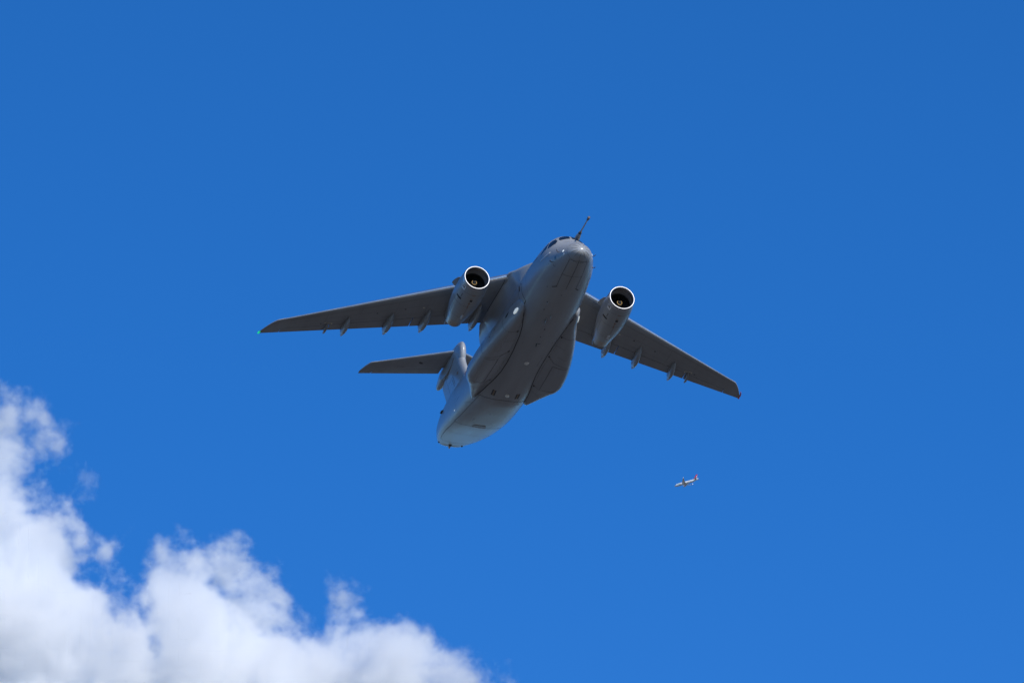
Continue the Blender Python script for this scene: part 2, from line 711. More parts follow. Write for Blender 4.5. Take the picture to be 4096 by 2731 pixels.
engines = []
for side in (1, -1):
    ax = eaxis(side)
    kw = dict(cx=LIPX, cy=side * ENGY, cz=ENGZ, axis=ax)
    outer = pchip([.30, .7, 1.2, 1.9, 2.6, 3.4, 4.1, 4.7], [.945, .99, 1.02, 1.03, 1.005, .93, .82, .70])
    prof = [(x, outer(x)) for x in lin(.30, 4.66, 40)]
    V, F = loft(lathe_x(prof + [(4.66, .60), (4.3, .62)], **kw), cap0=False, cap1=False)
    eng = mesh('engine', V, F, M['cowl'], plane, sharp=40)
    engines.append(eng)
    # intake lip: from the throat round to the outside
    lp = [(.30, .785), (.2, .787), (.12, .792), (.07, .799), (.035, .811), (.015, .826), (.004, .846), (0, .863), (.001, .876), (.006, .890), (.018, .905), (.04, .917), (.075, .927), (.12, .934), (.2, .941), (.30, .945)]
    V, F = loft(lathe_x(lp, **kw), cap0=False, cap1=False)
    mesh('intake_lip', V, F, M['lip'], eng, sharp=0)
    V, F = loft(lathe_x([(.30, .785), (.5, .78), (.68, .783), (.74, .785)], **kw), cap0=False, cap1=False)
    mesh('intake_duct', V, F, M['duct'], eng)
    V, F = loft(lathe_x([(.74, .785), (.76, .768), (.83, .768), (.85, .79), (1.3, .80), (1.42, .80), (1.42, .1)], **kw), cap0=False, cap1=True)
    mesh('fan_case', V, F, M['dark'], eng, sharp=25)
    # fan blades: one part
    V, F = [], []
    dy, dz = ax(1.1)
    cx, cy, cz = LIPX + 1.1, side * ENGY + dy, ENGZ + dz
    for k in range(22):
        a = 2 * pi * k / 22
        for q in range(5):
            r = .2 + (.78 - .2) * q / 4
            tw = .35 + .9 * q / 4
            for s in (-1, 1):
                hw = .055 + .05 * q / 4
                du, dx = s * hw * sin(tw), s * hw * cos(tw)
                V.append((cx + dx, cy + r * cos(a) - du * sin(a), cz + r * sin(a) + du * cos(a)))
        b = len(V) - 10
        for q in range(4):
            F.append((b + 2 * q, b + 2 * q + 1, b + 2 * q + 3, b + 2 * q + 2))
    mesh('fan', V, F, M['blade'], eng)
    sp = [(.52, .004), (.54, .05), (.60, .11), (.69, .17), (.82, .225), (1.1, .27)]
    V, F = loft(lathe_x(sp, seg=40, **kw))
    spin = mesh('spinner', V, F, M['dark'], eng, sharp=0)
    # painted comma on the spinner, raised a little
    path, rad = [], []
    for i in range(29):
        a = radians(-235 + 290 * i / 28)
        x = .665
        r = .162
        dy, dz = ax(x)
        path.append((LIPX + x, side * ENGY + dy + r * cos(a), ENGZ + dz + r * sin(a)))
        rad.append(.026)
    V, F = tube(path, rad, 8)
    mesh('spinner_stripe', V, F, M['gold'], spin, sharp=0)
    noz = [(4.67, .695), (4.9, .655), (5.2, .612), (5.46, .570), (5.47, .555), (5.2, .55), (4.6, .56)]
    V, F = loft(lathe_x(noz, **kw), cap0=False, cap1=True)
    mesh('exhaust_nozzle', V, F, M['nozzle'], eng, sharp=30)
    # chines on the cowl shoulders
    for sg in (1, -1):
        an = radians(90 - sg * 48)
        q = [(1.1, .95), (1.45, 1.20), (1.85, 1.34), (2.25, 1.42), (2.42, 1.38), (2.45, .96)]
        V = []
        for s in (-.015, .015):
            for x, r in q:
                dy, dz = ax(x)
                V.append((LIPX + x, side * ENGY + dy + r * cos(an) - s * sin(an), ENGZ + dz + r * sin(an) + s * cos(an)))
        n = len(q)
        F = [tuple(range(n)), tuple(range(2 * n - 1, n - 1, -1))] + [(i, (i + 1) % n, n + (i + 1) % n, n + i) for i in range(n)]
        mesh('nacelle_strake', V, F, M['paint'], eng, sharp=20)
    # pylon
    rings = []
    pw = pchip([8.6, 9.3, 10.5, 12, 13.5, 14.6, 15.15], [.03, .16, .25, .27, .22, .12, .02])
    pt = pchip([8.6, 9.6, 11, 12, 15.15], [1.62, 1.95, 2.35, 2.3, 1.95])
    pb = pchip([8.6, 10, 11.5, 12.4, 13.2, 14.4, 15.15], [1.45, 1.30, 1.05, .9, .95, 1.15, 1.22])
    for i in range(40):
        x = 8.6 + 6.55 * i / 39
        y = side * (ENGY + .02 * (x - LIPX))
        w_, a, b = pw(x), pt(x), pb(x)
        zc, hz = (a + b) / 2, (a - b) / 2
        rings.append([(x, y + w_ * math.copysign(abs(cos(q)) ** .55, cos(q)), zc + hz * math.copysign(abs(sin(q)) ** .55, sin(q))) for q in [2 * pi * k / 28 for k in range(28)]])
    V, F = loft(rings)
    mesh('engine_pylon', V, F, M['paint'], eng)

# ---- sponsons (main gear bays)
SPT = [  # x, inner seam y z, lower ridge y z, outer wall y z, upper edge y z
    (7.42, 1.84, -1.02, 1.87, -1.08, 1.96, -.96, 1.99, -.88),
    (7.50, 1.80, -1.14, 1.88, -1.26, 2.06, -.95, 2.06, -.68),
    (7.65, 1.75, -1.26, 1.90, -1.42, 2.13, -.95, 2.10, -.52),
    (7.95, 1.70, -1.36, 1.94, -1.56, 2.19, -.95, 2.14, -.36),
    (8.40, 1.64, -1.45, 2.01, -1.66, 2.26, -.96, 2.18, -.20),
    (9.10, 1.50, -1.50, 2.12, -1.74, 2.38, -.98, 2.24, -.08),
    (10.0, 1.39, -1.57, 2.36, -1.88, 2.61, -1.10, 2.32, .02),
    (11.1, 1.30, -1.62, 2.63, -2.02, 2.87, -1.28, 2.38, .10),
    (12.0, 1.24, -1.65, 2.81, -2.12, 3.05, -1.38, 2.44, .15),
    (12.9, 1.22, -1.66, 2.97, -2.20, 3.23, -1.44, 2.50, .18),
    (13.9, 1.20, -1.66, 3.09, -2.27, 3.39, -1.48, 2.56, .20),
    (15.0, 1.23, -1.65, 3.18, -2.32, 3.52, -1.52, 2.58, .18),
    (16.1, 1.33, -1.62, 3.22, -2.33, 3.56, -1.52, 2.58, .08),
    (16.9, 1.43, -1.60, 3.06, -2.26, 3.38, -1.52, 2.52, -.05),
    (17.4, 1.51, -1.56, 2.84, -2.14, 3.12, -1.47, 2.43, -.20),
    (17.9, 1.57, -1.52, 2.65, -2.03, 2.88, -1.42, 2.34, -.40),
    (18.5, 1.64, -1.47, 2.44, -1.88, 2.63, -1.36, 2.24, -.62),
    (19.3, 1.72, -1.41, 2.18, -1.66, 2.34, -1.28, 2.10, -.88),
    (20.0, 1.80, -1.33, 1.97, -1.45, 2.03, -1.22, 1.95, -1.08),
    (20.2, 1.86, -1.27, 1.91, -1.33, 1.93, -1.25, 1.91, -1.18),
]
_sx = [r[0] for r in SPT]
fS = [pchip(_sx, [r[i] for r in SPT]) for i in range(1, 9)]


def rounded(poly, radii, n=7):
    out = []
    L = len(poly)
    for i in range(L):
        p, a, b = Vector(poly[i]), Vector(poly[i - 1]), Vector(poly[(i + 1) % L])
        ra = min(radii[i], .46 * (a - p).length)
        rb = min(radii[i], .46 * (b - p).length)
        p0, p1 = p + (a - p).normalized() * ra, p + (b - p).normalized() * rb
        for k in range(n):
            t = k / (n - 1)
            out.append(p0 * (1 - t) ** 2 + p * 2 * t * (1 - t) + p1 * t * t)
    return out


def soften(pts, n, passes):
    """Even spacing round a closed outline, then smoothing."""
    L = [0.0]
    for a, b in zip(pts, pts[1:] + pts[:1]):
        L.append(L[-1] + (b - a).length)
    out, j = [], 0
    for k in range(n):
        d = L[-1] * k / n
        while L[j + 1] < d:
            j += 1
        t = (d - L[j]) / max(1e-9, L[j + 1] - L[j])
        out.append(pts[j].lerp(pts[(j + 1) % len(pts)], t))
    for _ in range(passes):
        out = [out[k - 1] * .25 + out[k] * .5 + out[(k + 1) % n] * .25 for k in range(n)]
    return out


sponsons = []
for side in (1, -1):
    rings = []
    for i in range(110):
        x = 7.42 + 12.78 * (i / 109) ** 1.25
        ay, az, by, bz, cy, cz, dy, dz = (f(x) for f in fS)
        k = .28 if x > 8.4 else .05 + .23 * (x - 7.42) / .98
        a0 = (ay + (ay - by) * k, az + (az - bz) * k)
        i1 = (min(a0[0], ay) - .06, az + .25)
        i2 = (min(dy - .25, ay), max(dz, az + .3) + .02)
        pts = rounded([i1, a0, (by + .05, bz - .05), (cy + .08, cz - .02), (dy + .05, dz), i2], [.05, .1, .5, .5, .4, .1])
        pts = soften(pts, 80, 16)
        rings.append([(x, side * p[0], p[1]) for p in pts])
    V, F = loft(rings)
    sponsons.append(mesh('sponson', V, F, M['paint'], plane, sharp=45))

# ---- tail
fin_le = pchip([1.6, 2.4, 3.2, 5, 6.0, 6.5, 6.9, 7.3, 8.0], [22.4, 24.5, 25.9, 27.24, 27.99, 28.34, 28.56, 28.68, 28.8])


def fin_surf(z, c):
    xl = fin_le(z)
    xt = 33.75 + .56 * (min(z, 7.6) - 7.1)
    ch = xt - xl
    th = .115 + .022 * max(0, min(1, (z - 4) / 3))
    u, lo = section(c, th, 0)
    return xl + ch * c, 0, ch * u, ch * lo


def fin_part(name, zs, c0, c1, m, parent):
    rings = []
    for z in zs:
        rings.append([(p[0], p[2], z) for p in aero_ring(0, c0, c1, 1, lambda y, c, z=z: fin_surf(z, c), 24)])
    V, F = loft(rings)
    return mesh(name, V, F, m, parent, sharp=30)


fin = fin_part('tail_fin', lin(1.6, 8.0, 40), 0, .70, M['paint'], plane)
fin_part('rudder', lin(2.35, 7.45, 20), .708, 1, M['paint'], fin)

# bullet at the top of the fin
rings = []
BX = [28.50, 28.54, 28.64, 28.85, 29.2, 29.8, 31, 33, 34.5, 35.1, 35.3]
bw = pchip(BX, [.04, .13, .21, .27, .32, .37, .42, .40, .27, .15, .03])
bt = pchip(BX, [7.85, 8.10, 8.32, 8.50, 8.66, 8.80, 8.86, 8.74, 8.42, 8.26, 8.14])
bb = pchip(BX, [7.65, 7.35, 7.05, 6.75, 6.75, 7.0, 7.42, 7.65, 7.85, 7.98, 8.08])
for x in [28.50, 28.51, 28.525, 28.54, 28.57, 28.6, 28.66, 28.73] + lin(28.85, 35.1, 40) + [35.2, 35.26, 35.3]:
    w, a, b = bw(x), bt(x), bb(x)
    zc, hz = (a + b) / 2, (a - b) / 2
    rings.append([(x, w * cos(q), zc + hz * sin(q)) for q in [2 * pi * k / 40 for k in range(40)]])
V, F = loft(rings)
bullet = mesh('tail_bullet', V, F, M['paint'], plane)


def tail_surf(y, c):
    xl = 29.8 + .556 * (y - .3)
    zl = 8.25 - .012 * y
    xt = 34.52 - .232 * (6.15 - y)
    y0, y1 = 5.6, 6.15
    if y > y0:
        q = (y - y0) / (y1 - y0)
        x0 = 29.8 + .556 * (y0 - .3)
        xl = x0 + (34.15 - x0) * (q ** 1.6 * .7 + q * .3)
    ch = xt - xl
    u, lo = section(c, .105, -.005)
    return xl + ch * c, zl, ch * u, ch * lo


for side in (1, -1):
    t = aero_part('tailplane', lin(.2, 5.3, 16), .03, .68, side, tail_surf, M['paint_dark'], plane)
    aero_part('leading_edge', lin(.2, 5.3, 16), 0, .0295, side, tail_surf, M['edge'], t, 12)
    aero_part('tailplane_tip', [5.3, 5.6, 5.65, 5.75, 5.85, 5.95, 6.05, 6.11, 6.15], 0, 1, side, tail_surf, M['paint_dark'], t)
    aero_part('elevator', lin(.55, 5.27, 12), .69, 1, side, tail_surf, M['paint_dark'], t)

# ---- refuelling probe over the cockpit
PY, PZ = -.62, 2.02
path = [(4.2, PY, 1.75), (3.4, PY, PZ - .08), (2.7, PY, PZ), (2.35, PY, PZ)]
V, F = tube(path, [.10, .24, .16, .10], 20)
probe = mesh('refuelling_probe', V, F, M['radome'], plane)
V, F = tube([(2.36, PY, PZ), (2.22, PY, PZ)], [.115, .105], 16)
mesh('probe_collar', V, F, M['dark'], probe)
V, F = tube([(2.24, PY, PZ), (.55, PY, PZ)], [.052, .042], 14)
mesh('probe_mast', V, F, M['probe'], probe)
V, F = tube([(.56, PY, PZ), (.5, PY, PZ), (.4, PY, PZ), (.3, PY, PZ), (.2, PY, PZ), (.18, PY, PZ)], [.06, .085, .07, .10, .09, .04], 14)
mesh('probe_nozzle', V, F, M['probe_tip'], probe)


# ---- panels and fittings drawn on the skin
def panel(name, bvh, poly, d, m, parent, off=.008, cuts=5, rim=.03):
    """A many-cornered panel following the skin, with its edge folded down to it. d is a direction or a function of the point."""
    fd = d if callable(d) else (lambda p: Vector(d))
    bm = bmesh.new()
    vs = [bm.verts.new(p) for p in poly]
    bm.faces.new(vs)
    bmesh.ops.triangulate(bm, faces=bm.faces)
    bmesh.ops.subdivide_edges(bm, edges=bm.edges, cuts=cuts, use_grid_fill=True)
    N = {}
    for v in bm.verts:
        dd = fd(v.co.copy())
        h = cast(bvh, v.co, dd)
        if h is None:
            h = (v.co.copy(), -dd.normalized())
        v.co = h[0] + h[1] * off
        N[v.index if False else v] = h[1]
    edge = [e for e in bm.edges if e.is_boundary]
    r = bmesh.ops.extrude_edge_only(bm, edges=edge)
    for v in [g for g in r['geom'] if isinstance(g, bmesh.types.BMVert)]:
        q = min(N, key=lambda k: (k.co - v.co).length_squared)
        v.co -= N[q] * (off + rim)
    bmesh.ops.recalc_face_normals(bm, faces=bm.faces)
    me = bpy.data.meshes.new(name)
    bm.to_mesh(me)
    bm.free()
    me.shade_smooth()
    me.set_sharp_from_angle(angle=radians(50))
    return link(name, me, m, parent)


def mir(pts, s):
    return [(p[0], p[1] * s, p[2]) for p in pts]


def ring_pts(cx, cz, a, b, n=20, y=0.0, tilt=0.0):
    return [(cx + a * cos(2 * pi * k / n) + tilt * b * sin(2 * pi * k / n), y, cz + b * sin(2 * pi * k / n)) for k in range(n)]


def rrect(x0, x1, z0, z1, r, y=0, shear=0.0, n=5):
    out = []
    for cx, cz, a0 in ((x1 - r, z1 - r, 0), (x0 + r, z1 - r, 90), (x0 + r, z0 + r, 180), (x1 - r, z0 + r, 270)):
        for k in range(n):
            a = radians(a0 + 90 * k / (n - 1))
            z = cz + r * sin(a)
            out.append((cx + r * cos(a) + shear * (z - z0), y, z))
    return out


belly = bvh_of(fuselage, *sponsons)

# cockpit glazing: the skin is cut away behind the windscreen panes
SIDE = {1: (.45, -.85, -.28), -1: (.45, .85, -.28)}
screen = [(2.5, .06, 1.50), (2.5, .80, 1.23), (2.5, .84, 1.42), (2.5, .70, 1.70), (2.5, .40, 1.86), (2.5, .06, 1.92)]
cut_poly = [(.12, 1.56), (.74, 1.33), (.76, 1.42), (.62, 1.63), (.38, 1.77), (.12, 1.82)]


def inside(y, z):
    y = abs(y)
    c = False
    for i in range(len(cut_poly)):
        (y0, z0), (y1, z1) = cut_poly[i], cut_poly[i - 1]
        if (z0 > z) != (z1 > z) and y < (y1 - y0) * (z - z0) / (z1 - z0) + y0:
            c = not c
    return c


for s_ in (1, -1):
    panel('windscreen_pane', BF, [(x, y * s_, z) for x, y, z in screen], AFTW, M['glass'], fuselage, off=.012)
    panel('side_window', BF, mir([(2.46, .95, 1.20), (2.38, 1.10, .90), (2.62, 1.28, .74), (2.92, 1.44, .70), (3.10, 1.30, 1.18), (3.02, 1.10, 1.45), (2.78, .95, 1.48)], s_), SIDE[s_], M['glass'], fuselage, off=.012)
    panel('side_window', BF, mir([(3.16, 1.36, 1.04), (3.14, 1.46, .80), (3.46, 1.58, .70), (3.85, 1.69, .68), (3.62, 1.50, 1.08), (3.34, 1.28, 1.38), (3.24, 1.27, 1.36)], s_), SIDE[s_], M['glass'], fuselage, off=.012)
    strips('wiper', BF, [([(2.5, .05 * s_, 1.50), (2.5, .30 * s_, 1.60)], AFTW)], M['dark'], fuselage, .05, .04)

bm = bmesh.new()
bm.from_mesh(fuselage.data)
gone = [f for f in bm.faces if f.calc_center_median().x < 3.6 and all(inside(v.co.y, v.co.z) and 1.8 < v.co.x < 3.6 for v in f.verts)]
bmesh.ops.delete(bm, geom=gone, context='FACES')
bm.to_mesh(fuselage.data)
bm.free()

# radome: joint ring and diverter strips
V, F = [], []
for k in range(11):
    a = radians(12 + 360 / 11 * k)
    v, f = strip_data(BF, [(0, .30 * cos(a), -.70 + .27 * sin(a)), (0, .68 * cos(a), -.66 + .52 * sin(a))], AFTW, .022, .006, .05)
    b = len(V)
    V += v
    F += [tuple(b + i for i in q) for q in f]
mesh('diverter_strips', V, F, M['seam'], fuselage, sharp=0)
blob('nose_cap', BF, (0, 0, -.70), AFTW, (.05, .05), M['lip'], fuselage, squash=.3, axis=(0, 1, 0))
strips('radome_joint', BF, [([(0, .86 * cos(radians(a)), -.60 + .70 * sin(radians(a))) for a in range(0, 361, 6)], AFTW)], M['seam_soft'], fuselage, .02)

# nose gear doors
for s_ in (1, -1):
    panel('nose_gear_door', BF, mir([(.92, .025, -2), (.90, .60, -2), (2.40, .665, -2), (2.42, .025, -2)], s_), UPW, M['paint'], fuselage, off=.010, rim=.02)
    panel('nose_gear_door', BF, mir([(2.46, .025, -2), (2.44, .665, -2), (3.74, .66, -2), (3.76, .025, -2)], s_), UPW, M['paint'], fuselage, off=.010, rim=.02)
    strips('door_seal', BF, [(mir([(.86, .63, -2), (2.4, .695, -2), (3.78, .69, -2)], s_), UPW)], M['seam'], fuselage, .028)
    strips('door_hinge', BF, [(mir([(3.78, .66, -2), (4.04, .94, -2)], s_), UPW)], M['groove'], fuselage, .06, .012)
strips('door_joint', BF, [([(.60, 0, -2), (3.9, 0, -2)], UPW), ([(.86, .62, -2), (.74, 0, -2), (.86, -.62, -2)], UPW), ([(2.43, .70, -2), (2.43, -.70, -2)], UPW)], M['seam'], fuselage, .022, .012)

# lamps, probes, vents and plates on the nose
for s_, d in ((1, PORTW), (-1, STBDW)):
    blob('nose_lamp', BF, (1.02, 0, -.44), d, (.12, .085), M['lens'], fuselage, squash=.35)
    blob('nose_lamp', BF, (1.0, 0, -.72), d, (.11, .08), M['bright'], fuselage, squash=.3)
    panel('sensor_window', BF, [(1.78, 0, -.40), (1.98, 0, -.44), (2.02, 0, -.66), (1.82, 0, -.62)], d, M['glass'], fuselage, off=.01)
    panel('grip_strip', BF, [(2.46, 0, .25), (3.64, 0, .21), (3.64, 0, .10), (2.46, 0, .14)], d, M['bright'], fuselage, off=.02)
    blob('static_port', BF, (2.04, 0, .21), d, (.05, .05), M['rust'], fuselage, squash=.2)
    blob('static_port', BF, (2.50, 0, -.45), d, (.08, .055), M['mark'], fuselage, squash=.3)
    blob('static_port', BF, (2.72, 0, -.55), d, (.04, .04), M['mark'], fuselage, squash=.3)
    strips('warning_mark', BF, [([(2.27, 0, -.78), (2.38, 0, -.84), (2.30, 0, -.98)], d)], M['mark'], fuselage, .03)
    for x, z in ((1.55, -.22), (2.3, -.62)):
        h = cast(BF, (x, 0, z), d)
        c, n = h
        e = c + n * .17
        V, F = tube([c - n * .02, c + n * .13, e + Vector((-.05, 0, 0)), e + Vector((-.22, 0, 0))], [.03, .025, .025, .012], 8)
        mesh('pitot_tube', V, F, M['probe_tip'], fuselage)
    # crew door
    if s_ == 1:
        out = rrect(7.02, 7.66, -1.06, .50, .16, 0, .17)
        strips('door_outline', BF, [(out + out[:1], d)], M['groove'], fuselage, .055, .012)
        dr = panel('crew_door', BF, [(x * .95 + 7.47 * .05, y, z * .96 - .01) for x, y, z in out], d, M['paint'], fuselage, off=.014, rim=.01)
        panel('door_window', BF, [(x, 0, z) for x, _, z in ring_pts(7.62, .20, .12, .26, 16, 0, .17)], d, M['glass'], dr, off=.022)
    blob('hinge_boss', BF, (7.6, 0, -.55), d, (.05, .05), M['mark'], fuselage)
# lettering along the shoulder
for s_, d in ((1, (.0, -.86, -.5)), (-1, (0, .86, -.5))):
    if s_ == 1:
        pl = lambda u, v: (7.75 - u, 1.75, .74 + .11 * (3.75 - u) + v)
    else:
        pl = lambda u, v: (4.0 + u, -1.75, .74 + .11 * u + v)
    lettering('shoulder_lettering', 'FOR\u00c7A A\u00c9REA PORTUGUESA', pl, .235, M['teal'], fuselage, BF, d)

# belly: joints, aerials, drains
side_lines = []
for d in (PORTW, STBDW):
    for x in (6.3, 23.6):
        side_lines.append(([(x, 0, z) for z in (-.8, -.2, .4, 1.0)], d))
strips('side_joint', BF, side_lines, M['seam_soft'], fuselage, .016, .004)
for p, sz in (((5.70, .77), (.075, .06)), ((6.56, .75), (.06, .05)), ((8.83, .04), (.07, .06)), ((9.85, .03), (.06, .055)), ((4.60, .11), (.07, .035)), ((4.3, 1.2), (.05, .04)), ((22.2, -1.5), (.05, .05))):
    blob('belly_drain', BF, (p[0], p[1], -3), UPW, sz, M['mark'], fuselage, squash=.5)
blob('belly_vent', BF, (5.78, .70, -3), UPW, (.14, .10), M['paint'], fuselage, squash=.6)
blade('blade_aerial', BF, (7.0, .11, -3), UPW, .30, .22, M['paint'], fuselage)
blade('blade_aerial', BF, (7.65, .29, -3), UPW, .55, .24, M['paint'], fuselage)
blob('belly_aerial', BF, (13.49, -.05, -3), UPW, (.21, .17), M['white'], fuselage, squash=.35, seg=20)
blob('belly_aerial', BF, (18.07, 0, -3), UPW, (.16, .15), M['white'], fuselage, squash=.9, seg=20)
strips('teal_stain', BF, [([(10.75, .05, -3), (11.15, -.02, -3)], UPW), ([(10.75, .09, -3), (10.72, -.22, -3)], UPW)], M['teal'], fuselage, .07)
for y0, y1 in ((.86, 1.14), (-.86, -.58)):
    q = (y1 - y0) / 3
    for k, m in enumerate(('mark', 'bronze', 'mark')):
        panel('jacking_plate', BF, [(17.74, y0 + q * k + .005, -3), (17.74, y0 + q * (k + 1) - .005, -3), (18.44, y0 + q * (k + 1) - .045, -3), (18.44, y0 + q * k - .035, -3)], UPW, M[m], fuselage, off=.008, cuts=2)

# cargo ramp and door
arc = [(18.80 + .50 * (y / 1.64) ** 2, y, -3) for y in lin(-1.64, 1.64, 16)]
panel('cargo_ramp', BF, [(x + .03, y * .99, z) for x, y, z in arc] + [(25.14, 1.70, -3), (25.02, .8, -3), (25.0, 0, -3), (25.02, -.8, -3), (25.14, -1.70, -3)], UPW, M['paint'], fuselage, off=.014, cuts=14, rim=.02)
tail_out = [(25.2, 1.72), (27.7, 1.62), (29.2, 1.46), (30.3, 1.26), (30.62, 1.0), (30.78, .5), (30.82, 0)]
full = tail_out + [(x, -y) for x, y in tail_out[-2::-1]]
panel('cargo_door', BF, [(x * .998 + .05, y * .985, -3) for x, y in full] + [(25.1, -.8, -3), (25.08, 0, -3), (25.1, .8, -3)], UPW, M['paint'], fuselage, off=.014, cuts=14, rim=.02)
strips('ramp_seal', BF, [(arc, UPW), ([(19.3, 1.64, -3), (21.5, 1.72, -3), (25.18, 1.75, -3)], UPW), ([(19.3, -1.64, -3), (21.5, -1.72, -3), (25.18, -1.75, -3)], UPW),
                         ([(25.2, 1.74, -3), (25.06, .8, -3), (25.04, 0, -3), (25.06, -.8, -3), (25.2, -1.74, -3)], UPW), ([(x, y, -3) for x, y in full], UPW)], M['seam'], fuselage, .030, .018)
strips('tail_joint', BF, [([(27.6, 1.6, -3), (27.75, .8, -3), (27.8, 0, -3), (27.75, -.8, -3), (27.6, -1.6, -3)], UPW), ([(22.0, 1.74, -3), (21.7, 2.0, -3)], UPW), ([(21.6, 1.95, -3), (21.0, 1.78, -3)], UPW)], M['seam_soft'], fuselage, .018, .020)
step = panel('ramp_step', BF, [(24.62, .46, -3), (24.62, -.38, -3), (25.0, -.44, -3), (25.0, .52, -3)], UPW, M['paint_dark'], fuselage, off=.045, rim=.05)
panel('step_edge', BF, [(24.98, .52, -3), (24.98, -.44, -3), (25.12, -.40, -3), (25.12, .50, -3)], UPW, M['bright'], step, off=.065, rim=.06)
# tail end lamps
for y, sz in ((.98, .10), (-.72, .10)):
    blob('tail_sensor', BF, (31.75, y, -3), UPW, (sz * .8, sz * .8), M['mark'], fuselage, squash=.9)
blob('tail_sensor', BF, (31.75, .13, -3), UPW, (.14, .13), M['mark'], fuselage, squash=.7)
blob('tail_lamp', BF, (32.02, .13, -3), UPW, (.10, .09), M['white'], fuselage, squash=2.2)
for s_, d in ((1, PORTW), (-1, STBDW)):
    blob('side_lamp', BF, (24.05, 0, -.19), d, (.08, .06), M['lens'], fuselage)
    blade('side_aerial', BF, (27.3, 0, 1.55), d, .5, .15, M['mark'], fuselage, rake=.2, thick=.08)
    # round emblem with a cross
    c = panel('emblem', BF, [(x, 0, z) for x, _, z in ring_pts(21.25, 1.36, .33, .33, 20)], d, M['placard'], fuselage, off=.008, cuts=2)
    for q in ([(20.98, 0, 1.31), (21.52, 0, 1.31), (21.52, 0, 1.41), (20.98, 0, 1.41)], [(21.20, 0, 1.09), (21.30, 0, 1.09), (21.30, 0, 1.63), (21.20, 0, 1.63)]):
        panel('emblem_cross', BF, q, d, M['red'], c, off=.014 if q[0][2] > 1.2 else .018, cuts=2)

# sponson joints, doors and the rubber seal along the belly
seam_y = [(7.95, 1.79), (8.2, 1.72), (9.4, 1.47), (10.5, 1.34), (12.5, 1.23), (14, 1.20), (15.4, 1.25), (16.5, 1.37), (17.8, 1.55), (19, 1.68), (19.95, 1.77)]
for i, s_ in enumerate((1, -1)):
    sp, d = sponsons[i], (PORTW if s_ == 1 else STBDW)
    bs = bvh_of(sp)
    strips('sponson_seal', belly, [(mir([(x, y, -3) for x, y in seam_y], s_), UPW)], M['groove'], sp, .06, .012)
    J = [(mir([(10.06, 1.46, -3), (10.14, 2.1, -3), (10.14, 2.5, -3)], s_), UPW), ([(10.16, 0, -1.7), (10.2, 0, -1.0), (10.3, 0, -.4)], d),
         (mir([(12.6, 1.30, -3), (13.24, 1.95, -3), (13.38, 3.0, -3)], s_), UPW), ([(13.3, 0, -1.9), (13.35, 0, -1.3), (13.75, 0, -.5), (14.0, 0, -.1)], d),
         (mir([(13.66, 1.97, -3), (13.52, 3.0, -3)], s_), UPW), (mir([(13.66, 1.97, -3), (17.05, 2.03, -3)], s_), UPW),
         (mir([(16.85, 1.46, -3), (17.12, 2.03, -3), (16.55, 3.0, -3)], s_), UPW), ([(16.6, 0, -1.9), (16.7, 0, -1.3), (16.8, 0, -.6), (16.6, 0, -.2)], d)]
    strips('sponson_joint', bs, J, M['seam'], sp, .03)
    J = [(mir([(13.85, 1.52, -3), (16.6, 1.56, -3)], s_), UPW), (mir([(11.2, 1.5, -3), (11.35, 2.2, -3)], s_), UPW), (mir([(12.4, 2.0, -3), (12.5, 2.6, -3)], s_), UPW),
         (mir([(17.8, 1.66, -3), (17.95, 2.3, -3)], s_), UPW), ([(12.1, 0, -1.6), (12.2, 0, -.5)], d)]
    strips('panel_joint', bs, J, M['seam_soft'], sp, .02)
    panel('main_gear_door', bs, mir([(13.72, 2.03, -3), (13.60, 2.95, -3), (16.45, 3.0, -3), (17.0, 2.09, -3)], s_), UPW, M['paint'], sp, off=.010, cuts=6)
    panel('main_gear_door', bs, mir([(12.75, 1.38, -3), (13.3, 1.93, -3), (17.0, 1.99, -3), (16.75, 1.50, -3)], s_), UPW, M['paint'], sp, off=.010, cuts=6)
    for x, y in ((10.1, 1.48), (12.7, 1.36), (16.9, 1.50)):
        panel('door_latch', bs, mir([(x - .12, y - .04, -3), (x - .02, y + .16, -3), (x + .12, y + .16, -3), (x + .1, y - .04, -3)], s_), UPW, M['mark'], sp, off=.014, cuts=2)
    blob('landing_lamp', bs, (8.34, 2.2 * s_, -1.14), (.45, -.85 * s_, .25), (.40, .15), M['lens'], sp, squash=.45, seg=20)
    panel('air_inlet', bs, [(9.35, 0, -.62), (9.8, 0, -.80), (9.75, 0, -1.0), (9.45, 0, -.85)], d, M['dark'], sp, off=.008)
    for x, z in ((11.5, -.9), (12.1, -1.2), (17.1, -1.1), (17.35, -1.15)):
        blob('vent', bs, (x, 0, z), d, (.09, .05), M['mark'], sp)
blob('fuel_cap', bvh_of(sponsons[1]), (12.2, 0, -1.0), STBDW, (.12, .12), M['white'], sponsons[1], squash=.9)

